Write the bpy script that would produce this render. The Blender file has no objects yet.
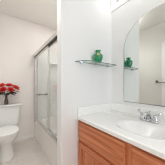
import bpy, bmesh, math, random
from mathutils import Vector, Matrix
random.seed(7)
S = bpy.context.scene
COL = S.collection
PI = math.pi

# ------------------------------------------------------------------ camera
cam_d = bpy.data.cameras.new('camera')
cam = bpy.data.objects.new('camera', cam_d)
COL.objects.link(cam)
cam.location = (0, 0, 1.15)
cam.rotation_euler = (PI / 2, 0, -math.radians(35))
cam_d.sensor_width = 36
cam_d.lens = 24.45
cam_d.shift_y = 3 / 165
cam_d.clip_start = 0.02
S.camera = cam

# ------------------------------------------------------------------ world, light, exposure
w = bpy.data.worlds.new('world')
S.world = w
w.use_nodes = True
w.node_tree.nodes['Background'].inputs[0].default_value = (0.92, 0.965, 1, 1)
w.node_tree.nodes['Background'].inputs[1].default_value = 2.4


def area(name, loc, size, power, color=(1, 0.96, 0.91), rot=(0, 0, 0), size_y=None):
    d = bpy.data.lights.new(name, 'AREA')
    d.energy = power
    d.color = color
    d.size = size
    if size_y:
        d.shape = 'RECTANGLE'
        d.size_y = size_y
    o = bpy.data.objects.new(name, d)
    COL.objects.link(o)
    o.location = loc
    o.rotation_euler = rot
    return o


area('vanity_fill_light', (0.25, -0.25, 2.42), 0.45, 2.2, (1, 0.98, 0.96))  # added out of view, brightens the vanity area
area('toilet_fill_light', (0.20, 1.50, 2.375), 0.42, 3.7, (1, 0.985, 0.965)).data.spread = math.radians(140)  # added fill from above for the toilet area
area('shower_fill_light', (0.95, 1.90, 2.525), 0.2, 4.6, (1, 0.985, 0.97))  # added to brighten the inside of the tub alcove
# an added rear window lets in fill light; the portal only guides sampling
pl = area('added_window_portal', (0.37, -1.31, 1.45), 1.3, 1, rot=(PI / 2, 0, 0), size_y=1.7)
pl.data.cycles.is_portal = True
S.view_settings.view_transform = 'Standard'
S.view_settings.look = 'None'
S.view_settings.gamma = 1
S.view_settings.use_curve_mapping = False
S.view_settings.exposure = 0.49
S.cycles.filter_width = 1.1
S.cycles.max_bounces = 14
S.cycles.diffuse_bounces = 8
S.cycles.transparent_max_bounces = 16
S.cycles.caustics_reflective = False
S.cycles.caustics_refractive = False


# ------------------------------------------------------------------ materials
def lin(r, g, b):
    f = lambda c: (c / 255 / 12.92) if c / 255 <= 0.04045 else ((c / 255 + 0.055) / 1.055) ** 2.4
    return (f(r), f(g), f(b), 1)


def mat(name, rgb, rough=0.5, metal=0.0, noise=0.0, nscale=30, bump=0.0, coat=0.0, spec=0.5):
    m = bpy.data.materials.new(name)
    m.use_nodes = True
    nt = m.node_tree
    b = nt.nodes['Principled BSDF']
    c = lin(*rgb)
    b.inputs['Base Color'].default_value = c
    b.inputs['Roughness'].default_value = rough
    b.inputs['Metallic'].default_value = metal
    b.inputs['Coat Weight'].default_value = coat
    b.inputs['Coat Roughness'].default_value = 0.05
    b.inputs['Specular IOR Level'].default_value = spec
    if noise or bump:
        tc = nt.nodes.new('ShaderNodeTexCoord')
        n = nt.nodes.new('ShaderNodeTexNoise')
        n.inputs['Scale'].default_value = nscale
        n.inputs['Detail'].default_value = 4
        nt.links.new(tc.outputs['Object'], n.inputs['Vector'])
        if noise:
            r = nt.nodes.new('ShaderNodeMix')
            r.data_type = 'RGBA'
            r.inputs[6].default_value = tuple(x * (1 - noise) for x in c[:3]) + (1,)
            r.inputs[7].default_value = tuple(min(1, x * (1 + noise)) for x in c[:3]) + (1,)
            nt.links.new(n.outputs['Fac'], r.inputs[0])
            nt.links.new(r.outputs[2], b.inputs['Base Color'])
        if bump:
            bp = nt.nodes.new('ShaderNodeBump')
            bp.inputs['Strength'].default_value = bump
            bp.inputs['Distance'].default_value = 0.002
            nt.links.new(n.outputs['Fac'], bp.inputs['Height'])
            nt.links.new(bp.outputs['Normal'], b.inputs['Normal'])
    return m


def wood(name, axis):
    """oak with grain running along the object axis 0, 1 or 2"""
    m = bpy.data.materials.new(name)
    m.use_nodes = True
    nt = m.node_tree
    b = nt.nodes['Principled BSDF']
    tc = nt.nodes.new('ShaderNodeTexCoord')
    mp = nt.nodes.new('ShaderNodeMapping')
    sc = [38, 38, 38]
    sc[axis] = 2.2
    mp.inputs['Scale'].default_value = sc
    nt.links.new(tc.outputs['Object'], mp.inputs['Vector'])
    n = nt.nodes.new('ShaderNodeTexNoise')
    n.inputs['Scale'].default_value = 1.0
    n.inputs['Detail'].default_value = 6
    n.inputs['Distortion'].default_value = 0.6
    nt.links.new(mp.outputs[0], n.inputs['Vector'])
    cr = nt.nodes.new('ShaderNodeValToRGB')
    cr.color_ramp.elements[0].position = 0.30
    cr.color_ramp.elements[0].color = lin(*WOOD_DARK)
    cr.color_ramp.elements[1].position = 0.68
    cr.color_ramp.elements[1].color = lin(*WOOD_LIGHT)
    nt.links.new(n.outputs['Fac'], cr.inputs['Fac'])
    nt.links.new(cr.outputs['Color'], b.inputs['Base Color'])
    b.inputs['Roughness'].default_value = 0.38
    bp = nt.nodes.new('ShaderNodeBump')
    bp.inputs['Strength'].default_value = 0.15
    bp.inputs['Distance'].default_value = 0.001
    nt.links.new(n.outputs['Fac'], bp.inputs['Height'])
    nt.links.new(bp.outputs['Normal'], b.inputs['Normal'])
    return m


def glass(name, tint, gloss=0.1, rough=0.02):
    """thin clear pane: tinted see-through with a fresnel reflection"""
    m = bpy.data.materials.new(name)
    m.use_nodes = True
    nt = m.node_tree
    nt.nodes.remove(nt.nodes['Principled BSDF'])
    out = nt.nodes['Material Output']
    t = nt.nodes.new('ShaderNodeBsdfTransparent')
    t.inputs[0].default_value = tint
    g = nt.nodes.new('ShaderNodeBsdfGlossy')
    g.inputs['Roughness'].default_value = rough
    g.inputs['Color'].default_value = (0.9, 0.92, 0.9, 1)
    lw = nt.nodes.new('ShaderNodeLayerWeight')
    lw.inputs[0].default_value = 0.5
    pw = nt.nodes.new('ShaderNodeMath')
    pw.operation = 'POWER'
    pw.inputs[1].default_value = 5
    mu = nt.nodes.new('ShaderNodeMath')
    mu.operation = 'MULTIPLY_ADD'
    mu.inputs[1].default_value = 0.6
    mu.inputs[2].default_value = gloss
    mx = nt.nodes.new('ShaderNodeMixShader')
    nt.links.new(lw.outputs['Facing'], pw.inputs[0])
    nt.links.new(pw.outputs[0], mu.inputs[0])
    nt.links.new(mu.outputs[0], mx.inputs[0])
    nt.links.new(t.outputs[0], mx.inputs[1])
    nt.links.new(g.outputs[0], mx.inputs[2])
    nt.links.new(mx.outputs[0], out.inputs[0])
    return m


def tile_mat(name, c1, c2, grout, size):
    m = bpy.data.materials.new(name)
    m.use_nodes = True
    nt = m.node_tree
    b = nt.nodes['Principled BSDF']
    tc = nt.nodes.new('ShaderNodeTexCoord')
    br = nt.nodes.new('ShaderNodeTexBrick')
    br.offset = 0.0
    br.inputs['Color1'].default_value = lin(*c1)
    br.inputs['Color2'].default_value = lin(*c2)
    br.inputs['Mortar'].default_value = lin(*grout)
    br.inputs['Scale'].default_value = 1
    br.inputs['Brick Width'].default_value = size
    br.inputs['Row Height'].default_value = size
    br.inputs['Mortar Size'].default_value = 0.0035
    br.inputs['Mortar Smooth'].default_value = 0.3
    nt.links.new(tc.outputs['Object'], br.inputs['Vector'])
    n = nt.nodes.new('ShaderNodeTexNoise')
    n.inputs['Scale'].default_value = 22
    n.inputs['Detail'].default_value = 5
    nt.links.new(tc.outputs['Object'], n.inputs['Vector'])
    mx = nt.nodes.new('ShaderNodeMix')
    mx.data_type = 'RGBA'
    mx.blend_type = 'MULTIPLY'
    mx.inputs[0].default_value = 0.22
    nt.links.new(br.outputs['Color'], mx.inputs[6])
    nt.links.new(n.outputs['Fac'], mx.inputs[7])
    nt.links.new(mx.outputs[2], b.inputs['Base Color'])
    b.inputs['Roughness'].default_value = 0.35
    return m


WOOD_DARK, WOOD_LIGHT = (178, 95, 56), (222, 142, 96)
M = {}
M['wall'] = mat('white_wall_paint', (238, 238, 238), 0.7, bump=0.12, nscale=180)
M['warm_wall'] = mat('warm_white_wall_paint', (234, 228, 224), 0.7, bump=0.12, nscale=180)
M['left_paint'] = mat('greyed_white_wall_paint', (224, 221, 216), 0.7, bump=0.12, nscale=180)
M['ceiling'] = mat('ceiling_paint', (242, 238, 233), 0.8, bump=0.15, nscale=120)
M['trim'] = mat('white_trim_paint', (240, 239, 236), 0.4, bump=0.02, nscale=60)
M['floor'] = tile_mat('beige_floor_tile', (222, 214, 206), (216, 208, 200), (229, 222, 215), 0.2)
M['oak_h'] = wood('oak_grain_along', 1)
M['oak_v'] = wood('oak_grain_upright', 2)
M['marble'] = mat('white_cultured_marble', (246, 246, 245), 0.16, noise=0.025, nscale=5)
M['porcelain'] = mat('white_porcelain', (236, 235, 233), 0.1, noise=0.008, nscale=4, coat=0.3)
M['tub'] = mat('white_tub_enamel', (242, 238, 236), 0.18, noise=0.01, nscale=5)
M['surround'] = mat('white_surround_acrylic', (236, 236, 234), 0.25, noise=0.01, nscale=4)
M['chrome'] = mat('chrome', (205, 206, 208), 0.08, 1.0, noise=0.02, nscale=20)
M['alu'] = mat('polished_aluminium', (226, 224, 221), 0.42, 1.0, noise=0.05, nscale=40)
M['dark'] = mat('dark_vinyl', (72, 66, 60), 0.5, noise=0.1)
M['nickel'] = mat('dark_nickel', (128, 122, 115), 0.25, 1.0, noise=0.05)
M['rim'] = mat('ground_mirror_edge', (168, 168, 164), 0.3, 1.0, noise=0.03)
M['pane'] = glass('clear_shower_glass', (0.945, 0.955, 0.95, 1), 0.03)
M['shelf_glass'] = glass('clear_shelf_glass', (0.90, 0.95, 0.93, 1), 0.06)
M['added_window_glass'] = glass('clear_added_window_glass', (0.97, 0.98, 0.98, 1), 0.03)
M['glass_edge'] = mat('green_grey_glass_edge', (120, 135, 130), 0.15, noise=0.05)
M['emerald'] = mat('emerald_glazed_glass', (8, 138, 88), 0.12, noise=0.15, nscale=45, coat=0.6)
M['tan'] = mat('tan_relief_medallion', (205, 180, 130), 0.5, noise=0.2, nscale=90)
M['petal'] = mat('red_petals', (206, 48, 44), 0.55, noise=0.3, nscale=60)
M['petal2'] = mat('coral_red_petals', (224, 84, 72), 0.55, noise=0.3, nscale=60)
M['centre'] = mat('dark_red_flower_centre', (120, 18, 20), 0.6, noise=0.3, nscale=90)
M['leaf'] = mat('dark_green_leaf', (40, 46, 30), 0.5, noise=0.3, nscale=40)
M['amber'] = mat('dark_brown_glass', (58, 45, 28), 0.08, noise=0.3, nscale=30, coat=0.5)

mm = bpy.data.materials.new('mirror_silver')
mm.use_nodes = True
b_ = mm.node_tree.nodes['Principled BSDF']
b_.inputs['Base Color'].default_value = (0.79, 0.82, 0.80, 1)
b_.inputs['Metallic'].default_value = 1
b_.inputs['Roughness'].default_value = 0.0
M['mirror'] = mm

em = bpy.data.materials.new('lit_frosted_bulb')
em.use_nodes = True
b_ = em.node_tree.nodes['Principled BSDF']
b_.inputs['Base Color'].default_value = (1, 1, 1, 1)
b_.inputs['Emission Color'].default_value = (1, 1, 0.985, 1)
b_.inputs['Emission Strength'].default_value = 3.3
M['bulb'] = em
em2 = em.copy()  # glowing cover for the added ceiling lamps
em2.name = 'fill_lamp_glow'
em2.node_tree.nodes['Principled BSDF'].inputs['Emission Strength'].default_value = 2.3
M['dome'] = em2


# ------------------------------------------------------------------ helpers
def obj(name, bm, m, parent=None, smooth=False, bevel=0.0, seg=2, subsurf=0):
    bmesh.ops.recalc_face_normals(bm, faces=bm.faces)
    me = bpy.data.meshes.new(name)
    bm.to_mesh(me)
    bm.free()
    me.materials.append(m)
    if smooth:
        for p in me.polygons:
            p.use_smooth = True
    o = bpy.data.objects.new(name, me)
    COL.objects.link(o)
    if parent:
        o.parent = parent
        # parts are modelled in world coordinates
        o.matrix_parent_inverse = parent_world(parent).inverted()
    if bevel:
        md = o.modifiers.new('bevel', 'BEVEL')
        md.width = bevel
        md.segments = seg
        md.limit_method = 'ANGLE'
        md.angle_limit = math.radians(40)
    if subsurf:
        md = o.modifiers.new('sub', 'SUBSURF')
        md.levels = md.render_levels = subsurf
    return o


def parent_world(p):
    mw = Matrix.LocRotScale(p.location, p.rotation_euler, p.scale)
    if p.parent:
        mw = parent_world(p.parent) @ p.matrix_parent_inverse @ mw
    return mw


def box(bm, x0, x1, y0, y1, z0, z1):
    vs = [bm.verts.new((x, y, z)) for z in (z0, z1) for y in (y0, y1) for x in (x0, x1)]
    for f in ((0, 2, 3, 1), (4, 5, 7, 6), (0, 1, 5, 4), (2, 6, 7, 3), (0, 4, 6, 2), (1, 3, 7, 5)):
        bm.faces.new([vs[i] for i in f])
    return bm


def B(*a):
    return box(bmesh.new(), *a)


def frame_axes(d):
    d = d.normalized()
    up = Vector((0, 0, 1)) if abs(d.z) < 0.95 else Vector((1, 0, 0))
    a = d.cross(up).normalized()
    return a, a.cross(d).normalized()


def tube(bm, pts, rads, n=12, caps=True):
    """tapered round tube along a polyline"""
    pts = [Vector(p) for p in pts]
    if not isinstance(rads, (list, tuple)):
        rads = [rads] * len(pts)
    rings = []
    for i, p in enumerate(pts):
        d = pts[min(i + 1, len(pts) - 1)] - pts[max(i - 1, 0)]
        a, b = frame_axes(d)
        if rings and False:
            pass
        rings.append([bm.verts.new(p + rads[i] * (math.cos(2 * PI * k / n) * a + math.sin(2 * PI * k / n) * b)) for k in range(n)])
    for r0, r1 in zip(rings, rings[1:]):
        for k in range(n):
            bm.faces.new((r0[k], r0[(k + 1) % n], r1[(k + 1) % n], r1[k]))
    if caps:
        bm.faces.new(rings[0][::-1])
        bm.faces.new(rings[-1])
    return bm


def lathe(bm, c, prof, n=32, axis='z'):
    """prof: list of (radius, height) from c along an axis"""
    c = Vector(c)
    ax = {'z': (Vector((1, 0, 0)), Vector((0, 1, 0)), Vector((0, 0, 1))),
          '-x': (Vector((0, 1, 0)), Vector((0, 0, 1)), Vector((-1, 0, 0))),
          'x': (Vector((0, 1, 0)), Vector((0, 0, 1)), Vector((1, 0, 0))),
          '-z': (Vector((1, 0, 0)), Vector((0, 1, 0)), Vector((0, 0, -1)))}[axis]
    rings = []
    for r, h in prof:
        if r < 1e-6:
            rings.append([bm.verts.new(c + ax[2] * h)])
        else:
            rings.append([bm.verts.new(c + ax[2] * h + r * (math.cos(2 * PI * k / n) * ax[0] + math.sin(2 * PI * k / n) * ax[1])) for k in range(n)])
    for a, b in zip(rings, rings[1:]):
        if len(a) == 1 and len(b) == 1:
            continue
        for k in range(n):
            k2 = (k + 1) % n
            if len(a) == 1:
                bm.faces.new((a[0], b[k], b[k2]))
            elif len(b) == 1:
                bm.faces.new((a[k], a[k2], b[0]))
            else:
                bm.faces.new((a[k], a[k2], b[k2], b[k]))
    for r in (rings[0], rings[-1]):
        if len(r) > 1:
            bm.faces.new(r)
    return bm


def lathe_y(bm, c, prof, n=20):
    """lathe whose axis points along -y, out of the back wall"""
    lathe(bm, (0, 0, 0), prof, n)
    bmesh.ops.transform(bm, matrix=Matrix.Translation(c) @ Matrix.Rotation(PI / 2, 4, 'X'), verts=bm.verts)
    return bm


def loft(bm, rings, cap=True):
    rs = [[bm.verts.new(p) for p in r] for r in rings]
    n = len(rs[0])
    for a, b in zip(rs, rs[1:]):
        for k in range(n):
            bm.faces.new((a[k], a[(k + 1) % n], b[(k + 1) % n], b[k]))
    if cap:
        bm.faces.new(rs[0][::-1])
        bm.faces.new(rs[-1])
    return bm


def prism(bm, poly, z0, z1):
    return loft(bm, [[(x, y, z0) for x, y in poly], [(x, y, z1) for x, y in poly]])


def thing(name, label, cat, loc=(0, 0, 0), group=None):
    o = bpy.data.objects.new(name, None)
    o.empty_display_size = 0.05
    COL.objects.link(o)
    o.location = loc
    return tag(o, label, cat, group)


def tag(o, label, cat, group=None):
    o['label'] = label
    o['category'] = cat
    if group:
        o['group'] = group
    return o


def struct(name, bm, m, label=None, cat=None, **k):
    o = obj(name, bm, m, **k)
    o['kind'] = 'structure'
    if label:
        tag(o, label, cat)
    return o


# ------------------------------------------------------------------ dimensions (metres)
XL, XM = -0.465, 1.21          # left wall, mirror wall
YA, YA2 = 1.035, 1.136         # partition faces
XE = 0.463                     # free end of the partition
YB = 2.656                     # wall behind the toilet
YR = -1.25                     # wall behind the camera
XT, XT2 = 0.545, 1.305         # tub front, tub back
ZC = 2.54
CT = 0.815                     # countertop height

# ------------------------------------------------------------------ setting
struct('floor', B(XL - 0.12, XT2 + 0.12, YR - 0.12, YB + 0.12, -0.1, 0), M['floor'], 'pale beige square tile bathroom floor', 'floor')
struct('ceiling', B(XL - 0.12, XT2 + 0.12, YR - 0.12, YB + 0.12, ZC, ZC + 0.1), M['ceiling'], 'plain beige-white painted ceiling', 'ceiling')
struct('wall_back', B(XL, XT2 + 0.12, YB, YB + 0.12, 0, ZC), M['warm_wall'], 'off-white wall behind the toilet and tub', 'wall')
struct('wall_right', B(XM, XM + 0.12, YR, YA, 0, ZC), M['wall'], 'white wall carrying the arched mirror', 'wall')
struct('wall_partition', B(XE, XM + 0.2, YA, YA2, 0, ZC), M['wall'], 'white partition wall carrying the glass shelf', 'wall', bevel=0.006, seg=3)
struct('wall_alcove', B(XT2, XT2 + 0.12, YA2, YB, 0, ZC), M['wall'], 'white long wall of the tub alcove', 'wall')
WX0, WX1, WZ0, WZ1 = -0.28, 1.02, 0.6, 2.3  # opening added behind the camera to light the walls frontally
bm = bmesh.new()
box(bm, XL, WX0, YR - 0.12, YR, 0, ZC)
box(bm, WX1, XM + 0.12, YR - 0.12, YR, 0, ZC)
box(bm, WX0, WX1, YR - 0.12, YR, 0, WZ0)
box(bm, WX0, WX1, YR - 0.12, YR, WZ1, ZC)
struct('wall_rear', bm, M['wall'], 'white wall with an added window opening behind the viewer', 'wall')
wn = struct('added_window', B(WX0 + 0.04, WX1 - 0.04, YR - 0.045, YR - 0.041, WZ0 + 0.04, WZ1 - 0.04), M['added_window_glass'], 'unseen window added behind the viewer for fill light', 'window')
for a in ((WX0, WX0 + 0.04, WZ0, WZ1), (WX1 - 0.04, WX1, WZ0, WZ1), (WX0 + 0.04, WX1 - 0.04, WZ0, WZ0 + 0.04), (WX0 + 0.04, WX1 - 0.04, WZ1 - 0.04, WZ1), (0.35, 0.39, WZ0 + 0.04, WZ1 - 0.04)):
    obj('added_window_frame', B(a[0], a[1], YR - 0.07, YR - 0.02, a[2], a[3]), M['trim'], wn)
# left wall with a door opening
DY0, DY1, DZ = 0.14, 0.95, 2.02
bm = bmesh.new()
box(bm, XL - 0.12, XL, DY1, YB + 0.12, 0, ZC)
box(bm, XL - 0.12, XL, YR - 0.12, DY0, 0, ZC)
box(bm, XL - 0.12, XL, DY0, DY1, DZ, ZC)
struct('wall_left', bm, M['left_paint'], 'off-white wall reflected in the mirror', 'wall')
bm = bmesh.new()
box(bm, XL - 0.06, XL - 0.022, DY0, DY1, 0.006, DZ)
door = struct('door_1', bm, M['trim'], 'white door in a white casing seen in the mirror', 'door')
for (y0, y1, z0, z1) in ((DY0 + 0.12, 0.5, 0.2, 0.85), (0.59, DY1 - 0.12, 0.2, 0.85), (DY0 + 0.12, 0.5, 1.0, 1.88), (0.59, DY1 - 0.12, 1.0, 1.88)):
    obj('door_panel', B(XL - 0.023, XL - 0.014, y0, y1, z0, z1), M['trim'], door, bevel=0.006)
bm = bmesh.new()
box(bm, XL, XL + 0.018, DY1 - 0.005, DY1 + 0.075, 0, DZ + 0.07)
box(bm, XL, XL + 0.018, DY0 - 0.075, DY0 + 0.005, 0, DZ + 0.07)
box(bm, XL, XL + 0.018, DY0 + 0.005, DY1 - 0.005, DZ - 0.005, DZ + 0.07)
struct('trim_1', bm, M['trim'], 'white door casing', 'trim', bevel=0.004)
# baseboards
struct('baseboard_back', B(XL + 0.013, XT - 0.001, YB - 0.013, YB, 0, 0.075), M['trim'], bevel=0.004)
struct('baseboard_left', B(XL, XL + 0.013, DY1 + 0.076, YB, 0, 0.075), M['trim'], bevel=0.004)


# ------------------------------------------------------------------ heightfield slab (countertop, tub)
def smooth(t):
    t = max(0, min(1, t))
    return t * t * (3 - 2 * t)


def basin_slab(x0, x1, y0, y1, z_top, z_bot, depth_fn, nx, ny, lip=0.008):
    bm = bmesh.new()
    g = []
    for j in range(ny + 1):
        row = []
        for i in range(nx + 1):
            x = x0 + (x1 - x0) * i / nx
            y = y0 + (y1 - y0) * j / ny
            row.append(bm.verts.new((x, y, z_top - depth_fn(x, y))))
        g.append(row)
    for j in range(ny):
        for i in range(nx):
            bm.faces.new((g[j][i], g[j][i + 1], g[j + 1][i + 1], g[j + 1][i]))
    loop = [g[0][i] for i in range(nx + 1)] + [g[j][nx] for j in range(1, ny + 1)] + \
           [g[ny][i] for i in range(nx - 1, -1, -1)] + [g[j][0] for j in range(ny - 1, 0, -1)]
    low = [bm.verts.new((v.co.x, v.co.y, z_bot)) for v in loop]
    n = len(loop)
    for k in range(n):
        bm.faces.new((loop[k], low[k], low[(k + 1) % n], loop[(k + 1) % n]))
    return bm


# ------------------------------------------------------------------ bathtub
TZ = 0.405
tub = thing('bathtub', 'white alcove bathtub behind the sliding glass doors', 'bathtub', ((XT + XT2) / 2, (YA2 + YB) / 2, 0))


def tub_depth(x, y):
    cx, cy = (XT + XT2) / 2 + 0.01, (YA2 + YB) / 2
    ax, ay = 0.30, 0.67
    u = abs(x - cx) / ax
    v = abs(y - cy) / ay
    r = (u ** 4.5 + v ** 4.5) ** (1 / 4.5)
    return 0.34 * smooth((1 - r) / 0.13)


obj('basin', basin_slab(XT, XT2 - 0.001, YA2 + 0.001, YB - 0.001, TZ, TZ - 0.05, tub_depth, 44, 80), M['tub'], tub, smooth=True).data.polygons.foreach_set('use_smooth', [True] * (44 * 80) + [False] * (2 * (44 + 80)))
ap = bmesh.new()
box(ap, XT + 0.012, XT + 0.03, YA2 + 0.001, YB - 0.001, 0, TZ - 0.05)
obj('apron', ap, M['tub'], tub, bevel=0.004)
lathe(dr := bmesh.new(), (0.93, 1.45, TZ - 0.339), [(0, 0), (0.035, 0), (0.035, 0.003), (0.02, 0.006), (0, 0.006)], 20)
obj('drain', dr, M['chrome'], tub, smooth=True)

# surround
sur = thing('tub_surround', 'white moulded surround lining the tub alcove with a shelf', 'shower surround', (0.95, YB - 0.01, TZ))
obj('end_panel', B(0.612, XT2 - 0.014, YB - 0.014, YB - 0.001, TZ + 0.001, 1.95), M['surround'], sur, bevel=0.005)
obj('long_panel', B(XT2 - 0.014, XT2 - 0.001, YA2 + 0.015, YB - 0.001, TZ + 0.001, 1.95), M['surround'], sur, bevel=0.005)
obj('end_panel', B(0.612, XT2 - 0.014, YA2 + 0.001, YA2 + 0.014, TZ + 0.001, 1.95), M['surround'], sur, bevel=0.005)
sh = bmesh.new()
box(sh, 0.88, XT2 - 0.015, YB - 0.11, YB - 0.014, 1.655, 1.675)
obj('shelf', sh, M['surround'], sur, bevel=0.006)

# ------------------------------------------------------------------ sliding shower door
sd = thing('sliding_shower_door', 'chrome-framed bypass glass shower door on the tub rim', 'shower door', (XT + 0.03, (YA2 + YB) / 2, TZ))
rl = bmesh.new()
box(rl, XT + 0.002, XT + 0.056, YA2 + 0.002, YB - 0.002, 1.79, 1.855)
obj('top_rail', rl, M['alu'], sd, bevel=0.006)
obj('rail_channel', B(XT + 0.004, XT + 0.052, YA2 + 0.004, YB - 0.004, 1.771, 1.79), M['dark'], sd)
tr = bmesh.new()
box(tr, XT + 0.004, XT + 0.056, YA2 + 0.002, YB - 0.002, TZ + 0.001, TZ + 0.018)
box(tr, XT + 0.004, XT + 0.008, YA2 + 0.002, YB - 0.002, TZ + 0.018, TZ + 0.034)
obj('bottom_track', tr, M['alu'], sd, bevel=0.002)
for y0, y1 in ((YB - 0.030, YB - 0.002), (YA2 + 0.002, YA2 + 0.030)):
    obj('wall_jamb', B(XT + 0.008, XT + 0.052, y0, y1, TZ + 0.035, 1.771), M['alu'], sd, bevel=0.003)


def slider(xc, y0, y1):
    z0, z1 = TZ + 0.036, 1.768
    p = obj('door_panel', B(xc - 0.003, xc + 0.003, y0 + 0.006, y1 - 0.006, z0 + 0.015, z1 - 0.015), M['pane'], sd)
    p['label'] = 'clear glass sliding panel'
    for a, b in ((y0, y0 + 0.011), (y1 - 0.011, y1)):
        obj('stile', B(xc - 0.007, xc + 0.007, a, b, z0, z1), M['alu'], p, bevel=0.002)
    for a, b in ((z0, z0 + 0.022), (z1 - 0.022, z1)):
        obj('door_rail', B(xc - 0.009, xc + 0.009, y0 + 0.011, y1 - 0.011, a, b), M['alu'], p, bevel=0.002)


slider(XT + 0.018, 1.735, YB - 0.034)
slider(XT + 0.042, YA2 + 0.034, 1.760)


# ------------------------------------------------------------------ grab bar on the tub end wall
gb = thing('grab_bar', 'short metal grab bar on the tub end wall behind the shower glass', 'grab bar', (0.72, YB - 0.014, 0.945))
t = bmesh.new()
tube(t, [(0.582, YB - 0.066, 0.945), (0.835, YB - 0.066, 0.945)], 0.013, 14)
obj('bar', t, M['nickel'], gb, smooth=True)
for gx in (0.660, 0.822):
    obj('flange', lathe_y(bmesh.new(), (gx, YB - 0.0145, 0.945), [(0.030, 0), (0.030, 0.006), (0.013, 0.012), (0.013, 0.052)], 20), M['chrome'], gb, smooth=True)

# ------------------------------------------------------------------ toilet
TX = 0.03
toi = thing('toilet', 'white two-piece toilet with closed lid beside the tub', 'toilet', (TX, 2.3, 0))


def oval(z, yf, yb, hw, n=36, p=2.3, cx=TX):
    """egg-shaped ring, front yf (towards camera), back yb"""
    cy = (yf + yb) / 2
    hl = (yb - yf) / 2
    pts = []
    for k in range(n):
        a = 2 * PI * k / n
        c, s = math.cos(a), math.sin(a)
        x = hw * math.copysign(abs(c) ** (2 / p), c)
        y = hl * math.copysign(abs(s) ** (2 / p), s)
        taper = 1 - 0.10 * (-(y) / hl if y < 0 else 0)
        pts.append((cx + x * taper, cy + y, z))
    return pts


bw = bmesh.new()
loft(bw, [oval(0.0, 2.03, 2.56, 0.118, p=2.8), oval(0.012, 2.028, 2.56, 0.120, p=2.8), oval(0.04, 2.05, 2.555, 0.108, p=2.6),
          oval(0.13, 2.075, 2.55, 0.102), oval(0.20, 2.07, 2.545, 0.112), oval(0.26, 2.03, 2.53, 0.138),
          oval(0.31, 1.985, 2.51, 0.162), oval(0.35, 1.962, 2.50, 0.177), oval(0.38, 1.953, 2.49, 0.183),
          oval(0.395, 1.953, 2.49, 0.182)])
obj('bowl', bw, M['porcelain'], toi, smooth=True)
st = bmesh.new()
loft(st, [oval(0.3965, 1.950, 2.40, 0.182), oval(0.400, 1.945, 2.402, 0.186), oval(0.412, 1.945, 2.402, 0.186), oval(0.416, 1.950, 2.40, 0.182)])
obj('seat', st, M['porcelain'], toi, smooth=True)
ld = bmesh.new()
loft(ld, [oval(0.4185, 1.948, 2.405, 0.183), oval(0.421, 1.943, 2.408, 0.187), oval(0.430, 1.943, 2.408, 0.187), oval(0.438, 1.955, 2.40, 0.178), oval(0.442, 2.0, 2.37, 0.14)])
obj('seat_lid', ld, M['porcelain'], toi, smooth=True)
for dx in (-0.075, 0.075):
    obj('hinge', tube(bmesh.new(), [(TX + dx - 0.02, 2.425, 0.412), (TX + dx + 0.02, 2.425, 0.412)], 0.013, 12), M['porcelain'], toi, smooth=True)


def rrect(z, x0, x1, y0, y1, r, n=6):
    pts = []
    for cx, cy, a0 in ((x1 - r, y1 - r, 0), (x0 + r, y1 - r, 90), (x0 + r, y0 + r, 180), (x1 - r, y0 + r, 270)):
        for k in range(n + 1):
            a = math.radians(a0 + 90 * k / n)
            pts.append((cx + r * math.cos(a), cy + r * math.sin(a), z))
    return pts


tk = bmesh.new()
loft(tk, [rrect(0.397, TX - 0.185, TX + 0.185, 2.475, YB - 0.02, 0.05), rrect(0.42, TX - 0.20, TX + 0.20, 2.463, YB - 0.018, 0.05),
          rrect(0.60, TX - 0.222, TX + 0.222, 2.452, YB - 0.016, 0.05), rrect(0.762, TX - 0.235, TX + 0.235, 2.445, YB - 0.015, 0.05)])
obj('tank', tk, M['porcelain'], toi, smooth=False, bevel=0.003)
tl = bmesh.new()
loft(tl, [rrect(0.763, TX - 0.256, TX + 0.256, 2.426, YB - 0.010, 0.055), rrect(0.785, TX - 0.261, TX + 0.261, 2.421, YB - 0.009, 0.055),
          rrect(0.796, TX - 0.258, TX + 0.258, 2.424, YB - 0.011, 0.052), rrect(0.800, TX - 0.245, TX + 0.245, 2.438, YB - 0.02, 0.045)])
obj('tank_lid', tl, M['porcelain'], toi, smooth=True)
fl = bmesh.new()
tube(fl, [(TX - 0.175, 2.452, 0.70), (TX - 0.175, 2.425, 0.70)], 0.012, 12)
tube(fl, [(TX - 0.18, 2.43, 0.70), (TX - 0.11, 2.425, 0.692)], [0.008, 0.006], 10)
obj('flush_lever', fl, M['chrome'], toi, smooth=True)

# ------------------------------------------------------------------ flower vase on the tank
VX, VY, VZ = 0.035, 2.53, 0.8005
vb = bmesh.new()
lathe(vb, (VX, VY, VZ), [(0, 0), (0.028, 0), (0.035, 0.008), (0.036, 0.04), (0.027, 0.085), (0.018, 0.115), (0.019, 0.135), (0.025, 0.15), (0.022, 0.15), (0.015, 0.132), (0.014, 0.10), (0, 0.10)], 24)
tag(obj('flower_vase', vb, M['amber'], smooth=True), 'small dark brown glass vase holding red flowers on the toilet tank', 'vase')


def petal(bm, base, direction, normal, L, W, curl):
    d = direction.normalized()
    nrm = (normal - normal.dot(d) * d).normalized()
    s = d.cross(nrm)
    rows = []
    for i in range(5):
        t = i / 4
        ww = W * (0.25 + 1.5 * t * (1 - t) * 1.9) * (1 if i < 4 else 0.55)
        c = base + d * L * t + nrm * (curl * L * t * t)
        rows.append([bm.verts.new(c - s * ww / 2 + nrm * 0.12 * ww), bm.verts.new(c), bm.verts.new(c + s * ww / 2 + nrm * 0.12 * ww)])
    for a, b in zip(rows, rows[1:]):
        for k in range(2):
            bm.faces.new((a[k], a[k + 1], b[k + 1], b[k]))


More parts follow.
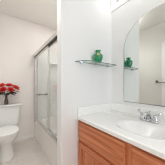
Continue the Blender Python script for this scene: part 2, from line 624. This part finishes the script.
def flower(pos, size, m, label, leaves=3):
    """silk bloom with stem running down into the vase"""
    pos = Vector(pos)
    mouth = Vector((VX, VY, VZ + 0.145))
    axis = (pos - (mouth + Vector((0, 0.0, -0.03)))).normalized()
    axis = (axis + Vector((0, -0.55, 0.35))).normalized()
    a, b = frame_axes(axis)
    t = thing('red_flower', label, 'flower', mouth, 'red flowers in the vase')
    st = bmesh.new()
    foot = Vector((VX + (pos.x - VX) * 0.03, VY + (pos.y - VY) * 0.03, VZ + 0.108))
    mid = mouth * 0.5 + pos * 0.5 + Vector((0, 0, 0.012))
    thr = mouth + (pos - mouth) * 0.04
    tube(st, [foot, thr, mid, pos - axis * 0.012], 0.0026, 6)
    obj('stem', st, M['leaf'], t, smooth=True)
    bl = bmesh.new()
    for ring, (n, el, L) in enumerate(((11, 8, 1.0), (9, 30, 0.86), (8, 52, 0.68), (6, 72, 0.5))):
        for k in range(n):
            ang = 2 * PI * (k + 0.5 * (ring % 2)) / n + random.uniform(-0.1, 0.1)
            e = math.radians(el + random.uniform(-6, 6))
            rad = math.cos(ang) * a + math.sin(ang) * b
            d = rad * math.cos(e) + axis * math.sin(e)
            nn = axis * math.cos(e) - rad * math.sin(e)
            petal(bl, pos + rad * 0.004, d, nn, size * L * random.uniform(0.92, 1.05), size * 0.62, 0.12)
    o = obj('bloom', bl, m, t, smooth=True)
    ce = bmesh.new()
    bmesh.ops.create_icosphere(ce, subdivisions=2, radius=size * 0.2, matrix=Matrix.Translation(pos + axis * size * 0.22))
    obj('flower_centre', ce, M['centre'], t, smooth=True)
    for k in range(leaves):
        lf = bmesh.new()
        out = Vector((pos.x - mouth.x, pos.y - mouth.y, 0))
        out = out.normalized() if out.length > 0.01 else Vector((0, -1, 0))
        base = thr * (0.60 - 0.12 * k) + pos * (0.40 + 0.12 * k)
        side = Vector((-out.y, out.x, 0)) * (0.8, -0.8, 0.1)[k]
        d = (out + side + Vector((0, -0.45, 0.10))).normalized()
        petal(lf, base, d, Vector((0, 0, 1)), 0.125, 0.062, -0.35)
        obj('leaf', lf, M['leaf'], t, smooth=True)
    return t


flower((VX - 0.135, 2.50, 1.072), 0.074, M['petal'], 'red flower low at the left edge of the bouquet on the tank')
flower((VX - 0.070, 2.53, 1.138), 0.074, M['petal2'], 'red flower high at the left of the bouquet on the tank')
flower((VX + 0.045, 2.53, 1.142), 0.074, M['petal2'], 'topmost red flower at the middle of the bouquet on the tank')
flower((VX + 0.065, 2.42, 1.068), 0.062, M['petal'], 'red flower in front, just right of the bouquet middle')
flower((VX + 0.148, 2.50, 1.098), 0.076, M['petal2'], 'rightmost red flower of the bouquet on the tank')
flower((VX - 0.050, 2.42, 1.070), 0.064, M['petal'], 'red flower facing forward in the bouquet middle above the vase')

# ------------------------------------------------------------------ vanity cabinet
VX0, VY0, VY1 = 0.672, -0.16, YA - 0.002        # face-frame front, ends
KZ = 0.09
van = thing('vanity_cabinet', 'honey oak vanity cabinet under the white countertop', 'cabinet', (0.94, 0.44, 0))
cb = bmesh.new()
box(cb, VX0 + 0.02, XM - 0.002, VY1 - 0.016, VY1, 0, 0.782)
box(cb, VX0 + 0.02, XM - 0.002, VY0, VY0 + 0.016, 0, 0.782)
box(cb, VX0 + 0.02, XM - 0.002, VY0 + 0.016, VY1 - 0.016, KZ, KZ + 0.016)
box(cb, XM - 0.010, XM - 0.002, VY0 + 0.016, VY1 - 0.016, KZ + 0.016, 0.782)
obj('carcass', cb, M['oak_v'], van)
obj('toe_kick', B(VX0 + 0.07, VX0 + 0.085, VY0 + 0.016, VY1 - 0.016, 0, KZ - 0.001), M['dark'], van)
ym = 0.427
for a, b in ((VY1 - 0.042, VY1), (ym - 0.034, ym + 0.034), (VY0, VY0 + 0.042)):
    obj('face_stile', B(VX0, VX0 + 0.019, a, b, KZ, 0.782), M['oak_v'], van)
for (a, b) in ((VY0 + 0.042, ym - 0.034), (ym + 0.034, VY1 - 0.042)):
    for z0, z1 in ((0.745, 0.782), (0.535, 0.585), (KZ, KZ + 0.045)):
        obj('face_rail', B(VX0, VX0 + 0.0185, a, b, z0, z1), M['oak_h'], van)


def raised(bm, x, y0, y1, z0, z1, th, edge, drop):
    """panel whose border slopes back from the raised field; front faces -x"""
    def ring(xx, i):
        return [(xx, y0 + i, z0 + i), (xx, y1 - i, z0 + i), (xx, y1 - i, z1 - i), (xx, y0 + i, z1 - i)]
    loft(bm, [ring(x + th, 0), ring(x + drop, 0), ring(x, edge), ring(x, edge + 0.001)])
    return bm


def front_door(y0, y1, z0, z1):
    x = VX0 - 0.019
    s = 0.056
    pn = bmesh.new()
    raised(pn, x + 0.003, y0 + s, y1 - s, z0 + s, z1 - s, 0.013, 0.032, 0.010)
    d = obj('door', pn, M['oak_v'], van)
    for a, b in ((y0, y0 + s), (y1 - s, y1)):
        obj('door_stile', B(x, x + 0.018, a, b, z0, z1), M['oak_v'], d, bevel=0.004, seg=2)
    for a, b in ((z0, z0 + s), (z1 - s, z1)):
        obj('door_rail', B(x, x + 0.018, y0 + s, y1 - s, a, b), M['oak_h'], d, bevel=0.004, seg=2)


for (a, b) in ((ym + 0.022, VY1 - 0.020), (VY0 + 0.020, ym - 0.022)):
    df = bmesh.new()
    raised(df, VX0 - 0.019, a, b, 0.570, 0.762, 0.018, 0.015, 0.009)
    obj('drawer_front', df, M['oak_h'], van)
    front_door(a, b, KZ + 0.02, 0.552)

# ------------------------------------------------------------------ countertop with integral bowl
CX0 = 0.650
SX, SY, SA, SB_ = 0.893, 0.465, 0.150, 0.200
top = thing('vanity_countertop', 'white cultured marble countertop with moulded sink on the oak vanity', 'countertop', (0.93, 0.44, CT - 0.03))


def bowl_depth(x, y):
    r = (abs((x - SX) / SA) ** 2.5 + abs((y - SY) / SB_) ** 2.5) ** 0.4
    ledge = -0.005 * smooth((x - 1.045) / 0.010)
    lipd = -0.0015 * math.exp(-((r - 1.08) / 0.05) ** 2)
    edge = min(x - CX0, 1) 
    roll = 0.006 * (1 - smooth(edge / 0.010)) if edge < 0.010 else 0
    return 0.125 * (1 - min(r, 1) ** 2.0) ** 1.45 + lipd + roll + ledge


slab = basin_slab(CX0, XM - 0.001, VY0 - 0.012, YA - 0.001, CT, CT - 0.031, bowl_depth, 110, 150)
slo = obj('counter_slab', slab, M['marble'], top)
slo.data.polygons.foreach_set('use_smooth', [True] * (110 * 150) + [False] * (2 * (110 + 150)))
obj('backsplash', B(XM - 0.022, XM - 0.001, VY0 - 0.012, YA - 0.001, CT + 0.0055, CT + 0.100), M['marble'], top, bevel=0.006, seg=3)
obj('side_splash', B(CX0 + 0.003, XM - 0.022, YA - 0.021, YA - 0.001, CT + 0.001, CT + 0.100), M['marble'], top, bevel=0.006, seg=3)
lathe(dr := bmesh.new(), (SX, SY, CT - 0.1245), [(0, 0), (0.024, 0), (0.026, 0.003), (0.018, 0.005), (0, 0.004)], 24)
obj('sink_drain', dr, M['chrome'], top, smooth=True)

# ------------------------------------------------------------------ faucet
FX, FY, FZ = 1.100, 0.50, CT + 0.0055
fa = thing('faucet', 'chrome two-handle faucet on the countertop behind the sink', 'faucet', (FX, FY, FZ))
bp = bmesh.new()


def stadium(z, hx, hy, n=10):
    pts = []
    for k in range(n + 1):
        a = PI * k / n
        pts.append((FX + hx * math.cos(a), FY + (hy - hx) + hx * math.sin(a), z))
    for k in range(n + 1):
        a = PI + PI * k / n
        pts.append((FX + hx * math.cos(a), FY - (hy - hx) + hx * math.sin(a), z))
    return pts


loft(bp, [stadium(FZ, 0.028, 0.083), stadium(FZ + 0.010, 0.028, 0.083), stadium(FZ + 0.016, 0.022, 0.077)])
obj('base_plate', bp, M['chrome'], fa, smooth=True)
sp = bmesh.new()
tube(sp, [(FX + 0.002, FY, FZ + 0.012), (FX, FY, FZ + 0.040), (FX - 0.012, FY, FZ + 0.064), (FX - 0.045, FY, FZ + 0.076), (FX - 0.085, FY, FZ + 0.070), (FX - 0.112, FY, FZ + 0.056), (FX - 0.119, FY, FZ + 0.040)],
     [0.023, 0.021, 0.020, 0.017, 0.0145, 0.013, 0.012], 16)
obj('spout', sp, M['chrome'], fa, smooth=True)
lr = bmesh.new()
tube(lr, [(FX + 0.020, FY, FZ + 0.016), (FX + 0.020, FY, FZ + 0.085)], 0.003, 8)
bmesh.ops.create_icosphere(lr, subdivisions=2, radius=0.007, matrix=Matrix.Translation((FX + 0.020, FY, FZ + 0.088)))
obj('lift_rod', lr, M['chrome'], fa, smooth=True)
for s in (1, -1):
    hb = bmesh.new()
    hy = FY + s * 0.056
    lathe(hb, (FX, hy, FZ + 0.014), [(0.023, 0), (0.023, 0.012), (0.016, 0.024), (0.020, 0.036), (0.018, 0.046), (0, 0.050)], 20)
    h = obj('handle', hb, M['chrome'], fa, smooth=True)
    lv = bmesh.new()
    tube(lv, [(FX, hy, FZ + 0.056), (FX + 0.002, hy + s * 0.022, FZ + 0.070), (FX + 0.004, hy + s * 0.045, FZ + 0.090)], [0.010, 0.0085, 0.0115], 10)
    obj('lever', lv, M['chrome'], h, smooth=True)

# ------------------------------------------------------------------ arched mirror
MY0, MY1, MZ0, MZS, MB = 0.102, 0.838, 0.955, 1.58, 0.33


def arch(x, inset):
    cy, a = (MY0 + MY1) / 2, (MY1 - MY0) / 2 - inset
    pts = [(x, MY0 + inset, MZ0 + inset), (x, MY1 - inset, MZ0 + inset)]
    for k in range(41):
        t = PI * k / 40
        pts.append((x, cy + a * math.cos(t), MZS + (MB - inset) * math.sin(t)))
    return pts


mir = thing('wall_mirror', 'frameless arched-top mirror on the wall above the sink', 'mirror', (XM, 0.47, MZ0))
mb = bmesh.new()
f = mb.faces.new([mb.verts.new(p) for p in arch(XM - 0.008, 0.007)])
obj('mirror_glass', mb, M['mirror'], mir)
rim = bmesh.new()
loft(rim, [arch(XM - 0.001, 0.0), arch(XM - 0.0055, 0.0), arch(XM - 0.008, 0.007)], cap=False)
rim.faces.new([rim.verts[i] for i in range(0)]) if False else None
obj('polished_edge', rim, M['rim'], mir)
bk = bmesh.new()
bk.faces.new([bk.verts.new(p) for p in arch(XM - 0.001, 0.0)])
obj('backing', bk, M['dark'], mir)

# ------------------------------------------------------------------ glass shelf with vase
GZ = 1.405
gs = thing('glass_shelf', 'clear glass wall shelf holding the green vase', 'shelf', (0.9, YA, GZ))
poly = [(0.626, YA - 0.001), (0.632, YA - 0.018), (0.690, YA - 0.100), (0.715, YA - 0.116), (0.745, YA - 0.120), (1.150, YA - 0.120), (1.170, YA - 0.115), (1.180, YA - 0.095), (1.186, YA - 0.001)]
pg = prism(bmesh.new(), poly, GZ, GZ + 0.008)
go = obj('glass_panel', pg, M['shelf_glass'], gs)
go.data.materials.append(M['glass_edge'])
for p in go.data.polygons:
    if abs(p.normal.z) < 0.5:
        p.material_index = 1
for x in (0.70, 1.12):
    cl = bmesh.new()
    box(cl, x - 0.012, x + 0.012, YA - 0.026, YA - 0.001, GZ - 0.012, GZ - 0.0005)
    box(cl, x - 0.012, x + 0.012, YA - 0.006, YA - 0.001, GZ - 0.0005, GZ + 0.016)
    obj('bracket', cl, M['chrome'], gs, bevel=0.002)

ex, ey, ez = 0.898, 0.968, GZ + 0.0085
ev = thing('green_vase', 'emerald green round-bodied vase with a tan medallion on the glass shelf', 'vase', (ex, ey, ez))
pb = [(0, 0), (0.030, 0), (0.035, 0.005), (0.047, 0.026), (0.0555, 0.048), (0.059, 0.068), (0.0565, 0.086), (0.047, 0.101), (0.033, 0.111), (0.0265, 0.117), (0.0265, 0.123), (0.032, 0.136), (0.035, 0.143), (0.031, 0.144), (0.024, 0.130), (0.023, 0.118), (0, 0.118)]
pb = [(r * 0.97, h) for r, h in pb]
bo = lathe(bmesh.new(), (ex, ey, ez), pb, 36)
obj('vase_body', bo, M['emerald'], ev, smooth=True)
# medallion: a small relief flower hugging the shoulder, facing the room
md = bmesh.new()
dv = Vector((-ex, -ey, 0)).normalized()
dv = (Matrix.Rotation(math.radians(4), 3, 'Z') @ dv)
c0 = Vector((ex, ey, ez + 0.092)) + dv * 0.052
nrm = (dv + Vector((0, 0, 0.55))).normalized()
sd_, up_ = frame_axes(nrm)
for k in range(6):
    a = 2 * PI * k / 6
    bmesh.ops.create_icosphere(md, subdivisions=2, radius=0.0085, matrix=Matrix.Translation(c0 + (sd_ * math.cos(a) + up_ * math.sin(a)) * 0.011 - nrm * 0.003) @ Matrix.Scale(0.5, 4, nrm))
bmesh.ops.create_icosphere(md, subdivisions=2, radius=0.008, matrix=Matrix.Translation(c0))
mo = obj('medallion', md, M['tan'], ev, smooth=True)
mo['label'] = 'tan relief medallion on the vase shoulder'

# ------------------------------------------------------------------ hand-towel arm on the left wall (seen in the mirror)
ta = thing('towel_arm', 'small dark metal towel arm on the wall reflected in the mirror', 'towel holder', (XL, 1.125, 1.24))
po = lathe(bmesh.new(), (XL + 0.001, 1.125, 1.24), [(0.030, 0), (0.030, 0.008), (0.014, 0.014), (0.012, 0.05), (0, 0.052)], 20, 'x')
obj('post', po, M['nickel'], ta, smooth=True)
ar = bmesh.new()
tube(ar, [(XL + 0.046, 1.127, 1.236), (XL + 0.046, 1.095, 1.220), (XL + 0.046, 0.93, 1.220)], 0.007, 10)
obj('arm', ar, M['nickel'], ta, smooth=True)

# ------------------------------------------------------------------ vanity light bar above the mirror
vl = thing('vanity_light', 'white bar light with globe bulbs above the mirror', 'light', (XM, 0.47, 2.22))
obj('back_plate', B(XM - 0.016, XM - 0.001, 0.31, YA - 0.004, 2.152, 2.31), M['trim'], vl, bevel=0.004)
for k in range(4):
    by = 0.915 - k * 0.165
    so = lathe(bmesh.new(), (XM - 0.017, by, 2.25), [(0.024, 0), (0.026, 0.006), (0.021, 0.042), (0.017, 0.047), (0, 0.047)], 20, '-x')
    sk = obj('socket', so, M['alu'], vl, smooth=True)
    bu = bmesh.new()
    bmesh.ops.create_uvsphere(bu, u_segments=20, v_segments=12, radius=0.042, matrix=Matrix.Translation((XM - 0.105, by, 2.25)))
    obj('bulb', bu, M['bulb'], sk, smooth=True)

# unseen ceiling lamps, added to brighten the room
if True:
        lx, ly, r = 0.25, -0.25, 0.17
        t = thing('fill_ceiling_lamp', 'added round white dome lamp on the ceiling of the vanity area', 'lamp', (lx, ly, ZC))
        obj('fill_lamp_base', lathe(bmesh.new(), (lx, ly, ZC - 0.001), [(0, 0), (r, 0), (r, 0.02), (0, 0.02)], 32, '-z'), M['trim'], t)
        obj('fill_lamp_dome', lathe(bmesh.new(), (lx, ly, ZC - 0.022), [(r * 0.93, 0), (r * 0.9, 0.025), (r * 0.7, 0.05), (r * 0.35, 0.066), (0, 0.07)], 32, '-z'), M['dome'], t, smooth=True)

cp = thing('fill_drum_lamp', 'added white drum lamp hanging close under the ceiling before the toilet', 'lamp', (0.20, 1.50, ZC))  # unseen drum, added so its sides light the ceiling
obj('fill_drum_canopy', lathe(bmesh.new(), (0.20, 1.50, ZC - 0.001), [(0, 0), (0.06, 0), (0.055, 0.02), (0.012, 0.022), (0.012, 0.085), (0, 0.085)], 24, '-z'), M['trim'], cp)
obj('fill_drum_shade', lathe(bmesh.new(), (0.20, 1.50, ZC - 0.086), [(0, 0), (0.22, 0), (0.22, 0.07), (0, 0.07)], 40, '-z'), M['dome'], cp)
dl = thing('fill_downlight', 'added recessed downlight over the bathtub', 'lamp', (0.95, 1.90, ZC))  # unseen lamp, added to lift the dim tub interior
obj('fill_downlight_ring', lathe(bmesh.new(), (0.95, 1.90, ZC - 0.001), [(0, 0), (0.13, 0), (0.125, 0.008), (0, 0.008)], 32, '-z'), M['trim'], dl)
obj('fill_downlight_lens', lathe(bmesh.new(), (0.95, 1.90, ZC - 0.0095), [(0, 0), (0.1, 0), (0.098, 0.003), (0, 0.003)], 32, '-z'), M['dome'], dl)
